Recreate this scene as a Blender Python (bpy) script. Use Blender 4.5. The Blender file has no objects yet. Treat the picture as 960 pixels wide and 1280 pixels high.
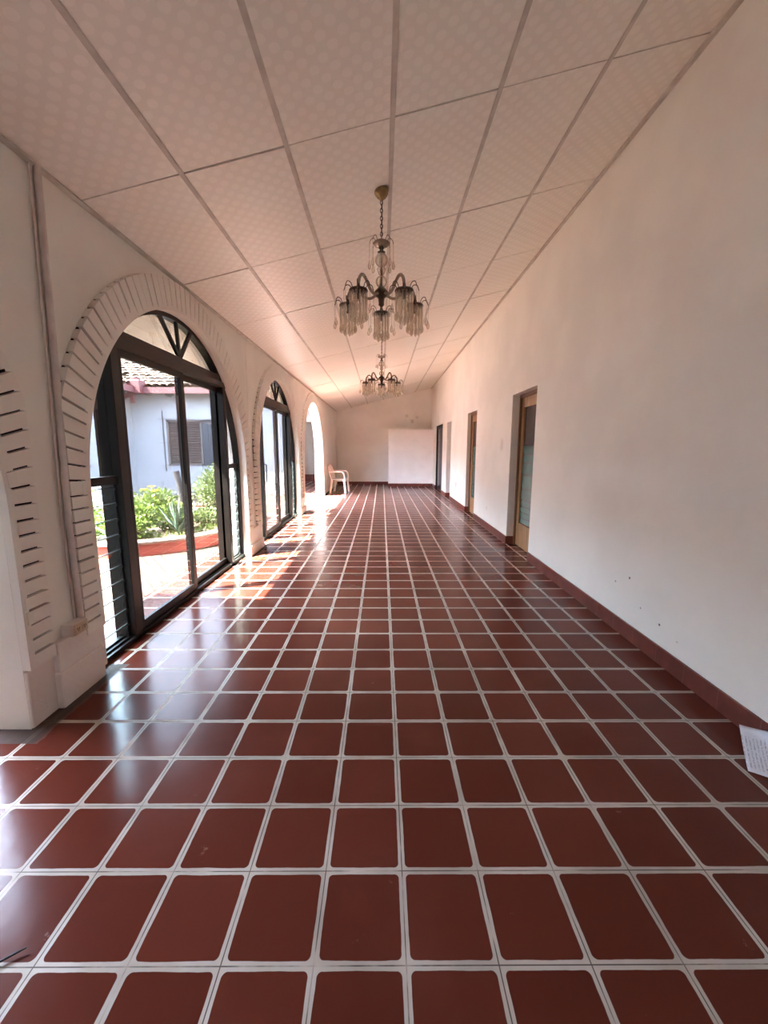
import bpy, bmesh, math, random
from mathutils import Vector, Matrix
C = bpy.context.scene
COL = C.collection
PI = math.pi
R = math.radians

# ---------------------------------------------------------------- camera
F_PX = 510.8
PITCH, YAW, ROLL, CAM_H = 0.153945, 0.005642, -0.0025, 1.3755
cam_d = bpy.data.cameras.new('camera')
cam = bpy.data.objects.new('camera', cam_d); COL.objects.link(cam)
cam_d.sensor_fit = 'VERTICAL'; cam_d.sensor_height = 32.0
cam_d.lens = F_PX / 1280 * 32.0
cam_d.clip_start = 0.02; cam_d.clip_end = 200
_f = Vector((math.sin(YAW)*math.cos(PITCH), math.cos(YAW)*math.cos(PITCH), -math.sin(PITCH)))
_r = Vector((math.cos(YAW), -math.sin(YAW), 0)); _d = _f.cross(_r)
_r2 = math.cos(ROLL)*_r + math.sin(ROLL)*_d
_d2 = -math.sin(ROLL)*_r + math.cos(ROLL)*_d
M = Matrix.Identity(4)
for i in range(3):
    M[i][0] = _r2[i]; M[i][1] = -_d2[i]; M[i][2] = -_f[i]
M[2][3] = CAM_H
cam.matrix_world = M
C.camera = cam

# ---------------------------------------------------------------- light
w = bpy.data.worlds.new('sky'); C.world = w; w.use_nodes = True
wn = w.node_tree; wn.nodes.clear()
wo = wn.nodes.new('ShaderNodeOutputWorld'); wb = wn.nodes.new('ShaderNodeBackground')
sk = wn.nodes.new('ShaderNodeTexSky'); sk.sky_type = 'NISHITA'; sk.sun_disc = False
sk.sun_elevation = R(54); sk.air_density = 1.0; sk.dust_density = 2.0; sk.sun_rotation = R(247)
mixs = wn.nodes.new('ShaderNodeMix'); mixs.data_type = 'RGBA'
mixs.inputs[0].default_value = 0.62
mixs.inputs[7].default_value = (4.6, 5.3, 6.6, 1)
wn.links.new(sk.outputs[0], mixs.inputs[6])
wn.links.new(mixs.outputs[2], wb.inputs[0])
wb.inputs[1].default_value = 1.35
wn.links.new(wb.outputs[0], wo.inputs[0])
sun_d = bpy.data.lights.new('sun', 'SUN'); sun = bpy.data.objects.new('sun', sun_d); COL.objects.link(sun)
sun_d.energy = 28.0; sun_d.angle = R(0.55); sun_d.color = (1.0, 0.96, 0.90)
SUN = Vector((1, 0.44, -1.52)).normalized()
sun.rotation_euler = SUN.to_track_quat('-Z', 'Y').to_euler()
sun.location = (-20, -9, 30)
vs = C.view_settings
vs.view_transform = 'Standard'; vs.look = 'None'; vs.gamma = 1; vs.use_curve_mapping = False
vs.exposure = 3.2
C.display_settings.display_device = 'sRGB'
C.cycles.use_denoising = True
C.cycles.max_bounces = 16; C.cycles.diffuse_bounces = 8; C.cycles.glossy_bounces = 6
C.cycles.transparent_max_bounces = 32; C.cycles.transmission_bounces = 8
C.cycles.caustics_reflective = False; C.cycles.caustics_refractive = False
C.cycles.sample_clamp_indirect = 8.0

# ---------------------------------------------------------------- node helpers
class NT:
    def __init__(s, name):
        s.m = bpy.data.materials.new(name); s.m.use_nodes = True
        s.t = s.m.node_tree; s.t.nodes.clear()
        s.out = s.t.nodes.new('ShaderNodeOutputMaterial')
    def n(s, typ, **kw):
        nd = s.t.nodes.new(typ)
        for k, v in kw.items(): setattr(nd, k, v)
        return nd
    def put(s, sock, v):
        if hasattr(v, 'is_linked'): s.t.links.new(v, sock)
        elif isinstance(v, (tuple, list)) and len(v) == 3 and sock.type == 'RGBA': sock.default_value = (*v, 1)
        else: sock.default_value = v
    def math(s, op, a, b=0.0, c=0.0, clamp=False):
        nd = s.n('ShaderNodeMath', operation=op, use_clamp=clamp)
        s.put(nd.inputs[0], a); s.put(nd.inputs[1], b); s.put(nd.inputs[2], c)
        return nd.outputs[0]
    def smooth(s, v, a, b):
        nd = s.n('ShaderNodeMapRange', interpolation_type='SMOOTHSTEP')
        s.put(nd.inputs[0], v); nd.inputs[1].default_value = a; nd.inputs[2].default_value = b
        return nd.outputs[0]
    def mix(s, f, a, b, blend='MIX'):
        nd = s.n('ShaderNodeMix', data_type='RGBA', blend_type=blend)
        s.put(nd.inputs[0], f); s.put(nd.inputs[6], a); s.put(nd.inputs[7], b)
        return nd.outputs[2]
    def obj(s):
        return s.n('ShaderNodeTexCoord').outputs['Object']
    def xyz(s, v):
        nd = s.n('ShaderNodeSeparateXYZ'); s.t.links.new(v, nd.inputs[0]); return nd.outputs
    def noise(s, v, scale, detail=4.0, rough=0.55):
        nd = s.n('ShaderNodeTexNoise'); s.t.links.new(v, nd.inputs['Vector'])
        nd.inputs['Scale'].default_value = scale; nd.inputs['Detail'].default_value = detail
        nd.inputs['Roughness'].default_value = rough
        return nd.outputs[0]
    def bump(s, h, strength=0.2, dist=0.01):
        nd = s.n('ShaderNodeBump'); s.t.links.new(h, nd.inputs['Height'])
        nd.inputs['Strength'].default_value = strength; nd.inputs['Distance'].default_value = dist
        return nd.outputs[0]
    def principled(s, color, rough=0.5, spec=0.5, metal=0.0, normal=None, **kw):
        p = s.n('ShaderNodeBsdfPrincipled')
        s.put(p.inputs['Base Color'], color); s.put(p.inputs['Roughness'], rough)
        s.put(p.inputs['Specular IOR Level'], spec); s.put(p.inputs['Metallic'], metal)
        if normal is not None: s.t.links.new(normal, p.inputs['Normal'])
        for k, v in kw.items(): s.put(p.inputs[k], v)
        s.t.links.new(p.outputs[0], s.out.inputs[0])
        return p

def simple(name, color, rough=0.5, spec=0.5, metal=0.0, var=0.12, scale=8.0, bump=0.0, bscale=60):
    m = NT(name); v = m.obj()
    nz = m.noise(v, scale)
    dark = tuple(c*(1-var) for c in color); lite = tuple(min(1, c*(1+var)) for c in color)
    col = m.mix(m.smooth(nz, 0.3, 0.7), dark, lite)
    nor = m.bump(m.noise(v, bscale), bump, 0.01) if bump else None
    m.principled(col, rough, spec, metal, nor)
    return m.m

def wall_mat(name, base, spots=(), smudges=(), bump=0.12):
    m = NT(name); v = m.obj()
    n1 = m.noise(v, 1.3, 5); n2 = m.noise(v, 14, 3)
    a = tuple(c*0.95 for c in base); b = tuple(min(1, c*1.03) for c in base)
    col = m.mix(m.smooth(n1, 0.35, 0.65), a, b)
    for (p, r, c, st) in list(spots) + list(smudges):
        d = m.n('ShaderNodeVectorMath', operation='DISTANCE')
        m.t.links.new(v, d.inputs[0]); d.inputs[1].default_value = p
        dd = m.math('ADD', d.outputs['Value'], m.math('MULTIPLY', m.math('SUBTRACT', n2, 0.5), r*1.2))
        f = m.math('MULTIPLY', m.smooth(dd, r, r*0.45), st)
        col = m.mix(f, col, c)
    nor = m.bump(m.noise(v, 35, 5), bump, 0.006)
    m.principled(col, 0.62, 0.3, 0, nor)
    return m.m

WHITE = (0.84, 0.83, 0.765)
blk = (0.03, 0.025, 0.025)
M_wall = wall_mat('painted_plaster', WHITE)
M_wall_r = wall_mat('painted_plaster_right', (0.85, 0.84, 0.775),
    spots=[((1.81, 2.858, 0.449), .014, blk, 1), ((1.815, 3.027, 0.369), .012, blk, .9), ((1.815, 2.893, 0.36), .007, blk, .8),
           ((1.81, 2.704, 0.281), .011, blk, .8), ((1.81, 2.501, 0.249), .013, blk, 1), ((1.81, 2.335, 0.213), .010, blk, .9),
           ((1.815, 2.985, 0.36), .006, blk, .8)],
    smudges=[((1.82, 6.284, 1.437), .12, (.5, .43, .38), .35), ((1.83, 7.05, .36), .05, (.5, .43, .38), .4)])
M_wall_f = wall_mat('painted_plaster_far', WHITE,
    smudges=[((1.324, 15.85, 2.55), .07, (.5, .43, .36), .4), ((0.95, 15.85, 2.60), .08, (.5, .43, .36), .4),
             ((1.15, 15.85, 2.40), .09, (.5, .43, .36), .5)])
M_brick = wall_mat('painted_brick', (0.82, 0.80, 0.735), bump=0.35)
M_plinth = wall_mat('rough_plinth', (0.83, 0.78, 0.73), bump=0.6)
M_joint = simple('raked_joint', (0.014, 0.009, 0.008), 0.9)
M_black = simple('black_aluminium', (0.007, 0.006, 0.0055), 0.45, 0.25, 0.0, 0.2)
M_bronze = simple('bronze_aluminium', (0.011, 0.0085, 0.007), 0.40, 0.3, 0.0, 0.2)
M_line = simple('louver_joint', (0.03, 0.055, 0.05), 0.6)
M_brush = simple('weather_brush', (0.015, 0.015, 0.016), 0.9)
M_wood = None
M_red = None

def tile_floor():
    m = NT('red_tile_floor'); v = m.obj(); x, y, z = m.xyz(v)
    u = m.math('DIVIDE', m.math('SUBTRACT', x, 0.0685), 0.25)
    t = m.math('DIVIDE', m.math('SUBTRACT', y, 0.8995), 0.25)
    fx = m.math('FRACT', u); fy = m.math('FRACT', t)
    px = m.math('MULTIPLY', m.math('ABSOLUTE', m.math('SUBTRACT', fx, 0.5)), 0.25)
    py = m.math('MULTIPLY', m.math('ABSOLUTE', m.math('SUBTRACT', fy, 0.5)), 0.25)
    b, r = 0.1135, 0.014
    qx = m.math('MAXIMUM', m.math('SUBTRACT', px, b-r), 0.0); qy = m.math('MAXIMUM', m.math('SUBTRACT', py, b-r), 0.0)
    d = m.math('SUBTRACT', m.math('SQRT', m.math('ADD', m.math('MULTIPLY', qx, qx), m.math('MULTIPLY', qy, qy))), r)
    wob = m.noise(v, 9, 3)
    d = m.math('ADD', d, m.math('MULTIPLY', m.math('SUBTRACT', wob, 0.5), 0.006))
    red = m.smooth(d, 0.0012, -0.0006)
    mx = m.math('MAXIMUM', px, py)
    ln = m.math('MULTIPLY', m.smooth(mx, 0.1228, 0.1240), m.smooth(m.noise(v, 5, 4), 0.33, 0.55))
    cell = m.n('ShaderNodeCombineXYZ')
    m.t.links.new(m.math('FLOOR', u), cell.inputs[0]); m.t.links.new(m.math('FLOOR', t), cell.inputs[1])
    wn_ = m.n('ShaderNodeTexWhiteNoise', noise_dimensions='3D'); m.t.links.new(cell.outputs[0], wn_.inputs[0])
    rnd = wn_.outputs[0]
    big = m.noise(v, 1.6, 5); fine = m.noise(v, 28, 5)
    c1 = m.mix(rnd, (0.088, 0.0185, 0.0115), (0.118, 0.027, 0.017))
    c1 = m.mix(m.math('MULTIPLY', m.smooth(big, 0.45, 0.75), 0.35), c1, (0.17, 0.048, 0.033))
    c1 = m.mix(m.math('MULTIPLY', m.smooth(m.noise(v, 7, 6, .7), 0.66, 0.74), 0.35), c1, (0.42, 0.27, 0.22))
    g = m.mix(m.smooth(m.noise(v, 3.2, 4), 0.35, 0.65), (0.37, 0.32, 0.27), (0.50, 0.445, 0.385))
    g = m.mix(m.math('MULTIPLY', ln, 0.85), g, (0.02, 0.015, 0.013))
    col = m.mix(red, g, c1)
    # bare dirty cement edge along the piers
    edge = m.smooth(m.math('ADD', x, m.math('MULTIPLY', m.math('SUBTRACT', m.noise(v, 6, 4), 0.5), 0.06)), -1.615, -1.65)
    piers = None
    for (yc, hw_) in ((2.1, .36), (5.4, .36), (8.73, .36), (12.9, 1.0)):
        p_ = m.math('LESS_THAN', m.math('ABSOLUTE', m.math('SUBTRACT', y, yc)), hw_)
        piers = p_ if piers is None else m.math('MAXIMUM', piers, p_)
    edge = m.math('MULTIPLY', m.math('MULTIPLY', edge, piers), m.math('GREATER_THAN', x, -1.95))
    cem = m.mix(fine, (0.028, 0.020, 0.016), (0.075, 0.054, 0.045))
    col = m.mix(m.math('MULTIPLY', edge, 0.9), col, cem)
    rough = m.math('ADD', m.math('MULTIPLY', big, 0.16), m.math('MULTIPLY', fine, 0.10))
    rough = m.math('ADD', rough, m.math('MULTIPLY', m.math('SUBTRACT', 1.0, red), 0.25))
    rough = m.math('ADD', rough, m.math('MULTIPLY', edge, 0.4))
    h = m.math('ADD', m.math('MULTIPLY', red, 0.35), m.math('ADD', m.math('MULTIPLY', wob, 0.5), m.math('MULTIPLY', m.noise(v, 18, 4), 0.35)))
    h = m.math('SUBTRACT', h, m.math('MULTIPLY', ln, 0.5))
    nor = m.bump(h, 0.10, 0.01)
    m.principled(col, m.math('ADD', rough, 0.07), 0.13, 0, nor)
    return m.m
M_floor = tile_floor()

def ceil_mat():
    m = NT('embossed_ceiling_panel'); v = m.obj(); x, y, z = m.xyz(v)
    c = 0.05
    u = m.math('DIVIDE', x, c); t = m.math('DIVIDE', y, c)
    iu = m.math('FLOOR', u); it = m.math('FLOOR', t)
    par = m.math('FLOORED_MODULO', m.math('ADD', iu, it), 2.0)
    fu = m.math('SUBTRACT', m.math('FRACT', u), 0.5); ft = m.math('SUBTRACT', m.math('FRACT', t), 0.5)
    rr = m.math('SQRT', m.math('ADD', m.math('MULTIPLY', fu, fu), m.math('MULTIPLY', ft, ft)))
    disc = m.math('MULTIPLY', m.smooth(rr, 0.54, 0.44), m.math('LESS_THAN', par, 0.5))
    big = m.noise(v, 1.1, 4)
    base = m.mix(m.smooth(big, .3, .7), (0.80, 0.785, 0.71), (0.84, 0.825, 0.75))
    col = m.mix(m.math('MULTIPLY', disc, 0.45), base, (0.92, 0.90, 0.83))  # gloss highlights of the embossed discs put into their paler colour
    rough = m.math('SUBTRACT', 0.50, m.math('MULTIPLY', disc, 0.19))
    h = m.math('ADD', m.math('MULTIPLY', disc, 1.0), m.math('MULTIPLY', m.noise(v, 150, 2), 0.15))
    nor = m.bump(h, 0.25, 0.002)
    m.principled(col, rough, 0.55, 0, nor)
    return m.m
M_ceil = ceil_mat()
M_grid = simple('ceiling_tee_bar', (0.56, 0.53, 0.47), 0.5)
M_gap = simple('void_shade_sheet', (0.03, 0.022, 0.02), 0.9)

def base_mat():
    m = NT('baseboard_tile'); v = m.obj(); x, y, z = m.xyz(v)
    f = m.math('FRACT', m.math('DIVIDE', m.math('SUBTRACT', y, 0.74), 0.25))
    j = m.smooth(m.math('ABSOLUTE', m.math('SUBTRACT', f, 0.5)), 0.485, 0.495)
    n1 = m.noise(v, 7, 5)
    col = m.mix(m.smooth(n1, .35, .7), (0.115, 0.026, 0.018), (0.19, 0.05, 0.036))
    col = m.mix(m.math('MULTIPLY', j, 0.5), col, (0.25, 0.16, 0.13))
    m.principled(col, 0.35, 0.5, 0, m.bump(n1, .1, .01))
    return m.m
M_base = base_mat()

def wood_mat():
    m = NT('varnished_pine'); v = m.obj()
    mp = m.n('ShaderNodeMapping'); m.t.links.new(v, mp.inputs[0]); mp.inputs['Scale'].default_value = (14, 14, 1.2)
    n1 = m.noise(mp.outputs[0], 2.2, 6, .6)
    col = m.mix(m.smooth(n1, .35, .65), (0.28, 0.145, 0.055), (0.42, 0.245, 0.105))
    m.principled(col, 0.4, 0.5, 0)
    return m.m
M_wood = wood_mat()
M_wood_d = simple('dark_jamb_wood', (0.16, 0.075, 0.028), 0.45, scale=20)

def glass_mat(name, tint=(0.93, 0.96, 0.95), ior=1.5, boost=1.0, rough=0.0):
    m = NT(name)
    tr = m.n('ShaderNodeBsdfTransparent'); tr.inputs[0].default_value = (*tint, 1)
    gl = m.n('ShaderNodeBsdfGlossy'); gl.inputs['Roughness'].default_value = rough
    fr = m.n('ShaderNodeFresnel'); fr.inputs[0].default_value = ior
    mx = m.n('ShaderNodeMixShader')
    ge = m.n('ShaderNodeNewGeometry')
    front = m.math('SUBTRACT', 1.0, ge.outputs['Backfacing'])
    m.t.links.new(m.math('MULTIPLY', m.math('MULTIPLY', fr.outputs[0], boost, clamp=True), front), mx.inputs[0])
    m.t.links.new(tr.outputs[0], mx.inputs[1]); m.t.links.new(gl.outputs[0], mx.inputs[2])
    m.t.links.new(mx.outputs[0], m.out.inputs[0])
    return m.m
M_glass = glass_mat('clear_glass', (0.55, 0.555, 0.55), 1.4)
M_louv = glass_mat('louver_glass', (0.86, 0.92, 0.90), 1.35)

def crystal_mat():
    m = NT('cut_glass')
    tr = m.n('ShaderNodeBsdfTransparent'); tr.inputs[0].default_value = (0.95, 0.92, 0.87, 1)
    pr = m.n('ShaderNodeBsdfPrincipled'); pr.inputs['Base Color'].default_value = (0.93, 0.87, 0.78, 1)
    pr.inputs['Roughness'].default_value = 0.12; pr.inputs['Specular IOR Level'].default_value = 0.9
    lw = m.n('ShaderNodeLayerWeight'); lw.inputs[0].default_value = 0.35
    f = m.math('ADD', m.math('MULTIPLY', lw.outputs['Facing'], 0.5), 0.14, clamp=True)
    mx = m.n('ShaderNodeMixShader'); m.t.links.new(f, mx.inputs[0])
    m.t.links.new(tr.outputs[0], mx.inputs[1]); m.t.links.new(pr.outputs[0], mx.inputs[2])
    m.t.links.new(mx.outputs[0], m.out.inputs[0])
    return m.m
M_crystal = crystal_mat()
M_brass = simple('aged_brass', (0.30, 0.20, 0.09), 0.32, 0.5, 0.85, 0.3, 30)
M_dbrass = simple('tarnished_brass', (0.07, 0.048, 0.032), 0.4, 0.5, 0.6, 0.3, 30)
M_armglass = simple('smoked_glass_arm', (0.34, 0.27, 0.20), 0.18, 0.7, 0.0, 0.15, 20)

# ---------------------------------------------------------------- mesh helpers
class MB:
    def __init__(s): s.v = []; s.f = []; s.mi = []; s.sm = []
    def add(s, vs_, fs, mi=0, smooth=False):
        o = len(s.v); s.v += [tuple(p) for p in vs_]
        for f in fs: s.f.append([i+o for i in f]); s.mi.append(mi); s.sm.append(smooth)
        return s
    def box(s, x0, x1, y0, y1, z0, z1, mi=0):
        x0, x1 = min(x0, x1), max(x0, x1); y0, y1 = min(y0, y1), max(y0, y1); z0, z1 = min(z0, z1), max(z0, z1)
        vs_ = [(x0,y0,z0),(x1,y0,z0),(x1,y1,z0),(x0,y1,z0),(x0,y0,z1),(x1,y0,z1),(x1,y1,z1),(x0,y1,z1)]
        return s.add(vs_, [(0,3,2,1),(4,5,6,7),(0,1,5,4),(1,2,6,5),(2,3,7,6),(3,0,4,7)], mi)
    def bar(s, a, b, w, h, up=(0,0,1), mi=0):
        a = Vector(a); b = Vector(b); d = (b-a).normalized(); u = Vector(up)
        if abs(d.dot(u)) > 0.99: u = Vector((1,0,0))
        sx = d.cross(u).normalized(); sz = sx.cross(d).normalized()
        vs_ = []
        for p in (a, b):
            for i, j in ((-1,-1),(1,-1),(1,1),(-1,1)): vs_.append(p + sx*(i*w/2) + sz*(j*h/2))
        return s.add(vs_, [(0,1,2,3),(7,6,5,4),(0,4,5,1),(1,5,6,2),(2,6,7,3),(3,7,4,0)], mi)
    def tube(s, path, r, n=8, mi=0, cap=True, flat=1.0):
        path = [Vector(p) for p in path]; k = len(path)
        rr = r if isinstance(r, (list, tuple)) else [r]*k
        vs_ = []; prev = None
        for i, p in enumerate(path):
            t = (path[min(i+1, k-1)] - path[max(i-1, 0)]).normalized()
            if prev is None:
                u = Vector((0,0,1)) if abs(t.z) < 0.9 else Vector((1,0,0))
                nx = t.cross(u).normalized()
            else:
                nx = (prev - t*prev.dot(t)).normalized()
            prev = nx; ny = t.cross(nx)
            for j in range(n):
                a = 2*PI*j/n; vs_.append(p + nx*(math.cos(a)*rr[i]) + ny*(math.sin(a)*rr[i]*flat))
        fs = [(i*n+j, i*n+(j+1)%n, (i+1)*n+(j+1)%n, (i+1)*n+j) for i in range(k-1) for j in range(n)]
        s.add(vs_, fs, mi, True)
        if cap:
            s.add(vs_[:n], [tuple(reversed(range(n)))], mi); s.add(vs_[-n:], [tuple(range(n))], mi)
        return s
    def lathe(s, prof, c=(0,0,0), n=20, mi=0, sm=True):
        vs_ = []; k = len(prof)
        for r, z in prof:
            for j in range(n):
                a = 2*PI*j/n; vs_.append((c[0]+r*math.cos(a), c[1]+r*math.sin(a), c[2]+z))
        fs = [(i*n+j, i*n+(j+1)%n, (i+1)*n+(j+1)%n, (i+1)*n+j) for i in range(k-1) for j in range(n)]
        return s.add(vs_, fs, mi, sm)
    def prism(s, poly, axis, a0, a1, mi=0):
        # poly: list of 2-D points; axis 'x','y','z' extruded from a0 to a1
        def P(p, a):
            return {'x': (a, p[0], p[1]), 'y': (p[0], a, p[1]), 'z': (p[0], p[1], a)}[axis]
        n = len(poly)
        vs_ = [P(p, a0) for p in poly] + [P(p, a1) for p in poly]
        return s.add(vs_, [tuple(range(n)), tuple(range(2*n-1, n-1, -1))] + [(i, i+n, (i+1)%n+n, (i+1)%n) for i in range(n)], mi)
    def xf(s, fn):
        s.v = [tuple(fn(Vector(p))) for p in s.v]; return s
    def build(s, name, mats, parent=None, bevel=0.0, loc=None):
        me = bpy.data.meshes.new(name)
        me.from_pydata(s.v, [], s.f)
        for mt in (mats if isinstance(mats, (list, tuple)) else [mats]): me.materials.append(mt)
        me.polygons.foreach_set('material_index', s.mi); me.polygons.foreach_set('use_smooth', s.sm)
        bm = bmesh.new(); bm.from_mesh(me)
        bmesh.ops.recalc_face_normals(bm, faces=bm.faces[:]); bm.to_mesh(me); bm.free()
        me.update()
        o = bpy.data.objects.new(name, me); COL.objects.link(o)
        if parent: o.parent = parent
        if loc: o.location = loc
        if bevel:
            md = o.modifiers.new('bevel', 'BEVEL'); md.width = bevel; md.segments = 2; md.limit_method = 'ANGLE'
        return o
def tag(o, label=None, cat=None, group=None, kind=None):
    if label: o['label'] = label
    if cat: o['category'] = cat
    if group: o['group'] = group
    if kind: o['kind'] = kind
    return o
def empty(name, loc=(0,0,0), rz=0.0):
    o = bpy.data.objects.new(name, None); COL.objects.link(o)
    o.location = loc; o.rotation_euler = (0,0,rz); o.empty_display_size = 0.1
    return o
def struct(o): o['kind'] = 'structure'; return o
def copy_tree(o, parent=None):
    c = o.copy(); COL.objects.link(c)
    if parent: c.parent = parent
    for ch in [k for k in bpy.data.objects if k.parent == o]: copy_tree(ch, c)
    return c

# ---------------------------------------------------------------- dimensions
XL, XLB = -1.73, -1.93             # inner and outer face of the arcade wall
YB, YF = -3.4, 15.85
def XR(y): return 1.792 + 0.005*y
CA, CB = 3.174, 0.2423             # ceiling height = CA + CB * x
def CZ(x): return CA + CB*x
ARCH = [(-2.86, 1.38, 1.11), (0.46, 1.38, 1.11), (3.76, 1.38, 1.11), (7.08, 1.36, 1.13), (10.46, 1.44, 1.06)]  # centre y, radius, spring

# ---------------------------------------------------------------- floor
MB().add([(-1.70,YB,0),(3.6,YB,0),(3.6,YF,0),(-1.70,YF,0),(-2.22,YB,0),(-2.22,YF,0)], [(0,1,2,3),(4,0,3,5)]).box(-2.22,3.6,YB,YF,-0.12,-0.001).build('floor', M_floor)
struct(bpy.data.objects['floor'])

# ---------------------------------------------------------------- left arcade wall
def arcade():
    mb = MB()
    H = CZ(XL) + 0.06; HB = CZ(XLB) + 0.06
    y = YB
    def slab(y0, y1, z0a, z0b):
        mb.add([(XL,y0,z0a),(XL,y1,z0b),(XL,y1,H),(XL,y0,H)], [(0,1,2,3)])
        mb.add([(XLB,y0,z0a),(XLB,y1,z0b),(XLB,y1,H),(XLB,y0,H)], [(3,2,1,0)])
        mb.add([(XL,y0,H),(XL,y1,H),(XLB,y1,H),(XLB,y0,H)], [(0,1,2,3)])
    for (c, r, sp) in ARCH:
        yl, yr = c-r, c+r
        if yl > y: slab(y, yl, 0, 0)
        N = 40; pts = [(c - r*math.cos(PI*i/N), sp + r*math.sin(PI*i/N)) for i in range(N+1)]
        if yl < YB:
            pts = [p for p in pts if p[0] >= YB]; pts.insert(0, (YB, pts[0][1]))
            yl = None
        if yl is not None:
            mb.add([(XL,yl,0),(XLB,yl,0),(XLB,yl,sp),(XL,yl,sp)], [(0,1,2,3)])
        mb.add([(XL,yr,0),(XLB,yr,0),(XLB,yr,sp),(XL,yr,sp)], [(3,2,1,0)])
        for a, b in zip(pts[:-1], pts[1:]):
            slab(a[0], b[0], a[1], b[1])
            mb.add([(XL,*a),(XL,*b),(XLB,*b),(XLB,*a)], [(0,1,2,3)], 0, True)
        y = yr
    slab(y, YF, 0, 0)
    return struct(mb.build('wall_left', M_wall))
wall_left = arcade()

def brick_ring(i, ylo, yhi, seed):
    """protruding painted bricks on edge round an arch, split by raked joints"""
    c, r, sp = ARCH[i]; rnd = random.Random(seed)
    ro = r + 0.235; x0, x1 = XL + 0.0005, XL + 0.04; zb = 0.31
    mb = MB(); mj = MB()
    band = 0.035
    def cl(y): return min(max(y, ylo), yhi)
    def wedge(m, a0, a1, r0, r1, xa, xb):
        n = 2; poly = []
        for k in range(n+1):
            a = a0 + (a1-a0)*k/n; poly.append((cl(c - r1*math.cos(a)), sp + r1*math.sin(a)))
        for k in range(n, -1, -1):
            a = a0 + (a1-a0)*k/n; poly.append((cl(c - r0*math.cos(a)), sp + r0*math.sin(a)))
        m.prism(poly, 'x', xa, xb)
    N = int(PI*(r+0.1)/0.083)
    for k in range(N):
        a0, a1 = PI*k/N, PI*(k+1)/N
        wedge(mb, a0, a1, r, r+band*rnd.uniform(.7, 1.9), x0, x1 - .001)
        g = rnd.uniform(0.010, 0.019)/(ro)/2*rnd.choice([.6, 1, 1, 1.25])
        wedge(mb, a0+g, a1-g, r+0.02, ro, x0, x1 + rnd.uniform(-.002, .002))
        wedge(mj, a0, a1, r+0.02, ro-0.004, x0, x1-0.028)
    for sgn in (-1, 1):
        ye = c + sgn*r
        yo = max(ylo, ye-0.235) if sgn < 0 else min(yhi, ye+0.235)
        n = int(round((sp-zb)/0.0745)); h = (sp-zb)/n
        if abs(yo-ye) < 0.02: continue
        for k in range(n):
            z0 = zb + k*h; g = rnd.uniform(0.0045, 0.008)
            mb.box(x0, x1 + rnd.uniform(-.002, .002), ye+sgn*rnd.uniform(.012, .03), yo, z0+(g if k else 0), z0+h-g)
            mb.box(x0, x1 - .001, ye, ye+sgn*0.034, z0, z0+h)
        mj.box(x0, x1-0.028, ye+sgn*0.018, yo-sgn*0.004, zb, sp)
    o = mb.build('brick_surround', M_brick, wall_left)
    mj.build('mortar_joint', M_joint, o)
    return o
brick_ring(1, -1.30, 2.00, 1); brick_ring(2, 2.225, 5.30, 2); brick_ring(3, 5.54, 8.60, 3); brick_ring(4, 8.86, 12.14, 4)

# pier plinths, with the pilaster block under the socket
def plinth(parts):
    mb = MB()
    for p in parts: mb.box(*p)
    o = mb.build('plinth', M_plinth, wall_left, bevel=0.008)
plinth([(XL-.01, XL+.045, 2.0, 2.335, 0, .20), (XL-.01, XL+.035, 2.01, 2.372, .19, .36), (XL-.01, XL+.012, 1.842, 2.01, 0, .30), (XL-.01, XL+.03, 2.33, 2.378, .05, .32)])
plinth([(XL-.01, XL+.065, 5.10, 5.68, 0, .135), (XL-.01, XL+.038, 5.145, 5.715, .13, .33)])
plinth([(XL-.01, XL+.06, 8.40, 9.05, 0, .13), (XL-.01, XL+.038, 8.445, 9.015, .13, .33)])
plinth([(XL-.01, XL+.05, 11.905, 12.15, 0, .30)])
# hairline joint strips between the bays
MB().box(XL-.002, XL+.004, 5.425, 5.437, 0.33, CZ(XL)).build('joint_strip', M_plinth, wall_left)

# ---------------------------------------------------------------- right wall with its doors (leans 0.3 degrees with the room)
def shear(p): return Vector((XR(p.y) + p.x, p.y, p.z))
DOORS = [(4.93, 5.85, 2.115), (8.05, 8.93, 2.115), (11.05, 11.80, 2.11), (12.68, 14.30, 2.135)]
def right_wall():
    mb = MB(); T = 0.30; H = CZ(1.8) + 0.08
    def piece(y0, y1, z0, z1): mb.box(0, T, y0, y1, z0, z1)
    y = YB
    for (a, b, h) in DOORS:
        piece(y, a, 0, H); piece(a, b, h, H); y = b
    piece(y, YF, 0, H)
    mb.xf(shear)
    return struct(mb.build('wall_right', M_wall_r))
wall_right = right_wall()
# skirting tiles
mb = MB(); y = YB; BH = 0.115
for k, (a, b, h) in enumerate(DOORS):
    mb.box(-0.012, 0.002, y, a - (0.0 if k == 0 else 0.0), 0, BH)
    dpt = (.10, .07, .16, .02)[k]
    mb.box(-0.012, dpt, b-0.0, b-0.012, 0, BH)
    y = b
    if k == 2: y = b
mb.box(-0.012, 0.002, y, YF, 0, BH)
mb.xf(shear); struct(mb.build('baseboard_right', M_base))
struct(MB().box(XL, XR(YF), YF-.014, YF, 0, .11).build('baseboard_far', M_base))

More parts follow.
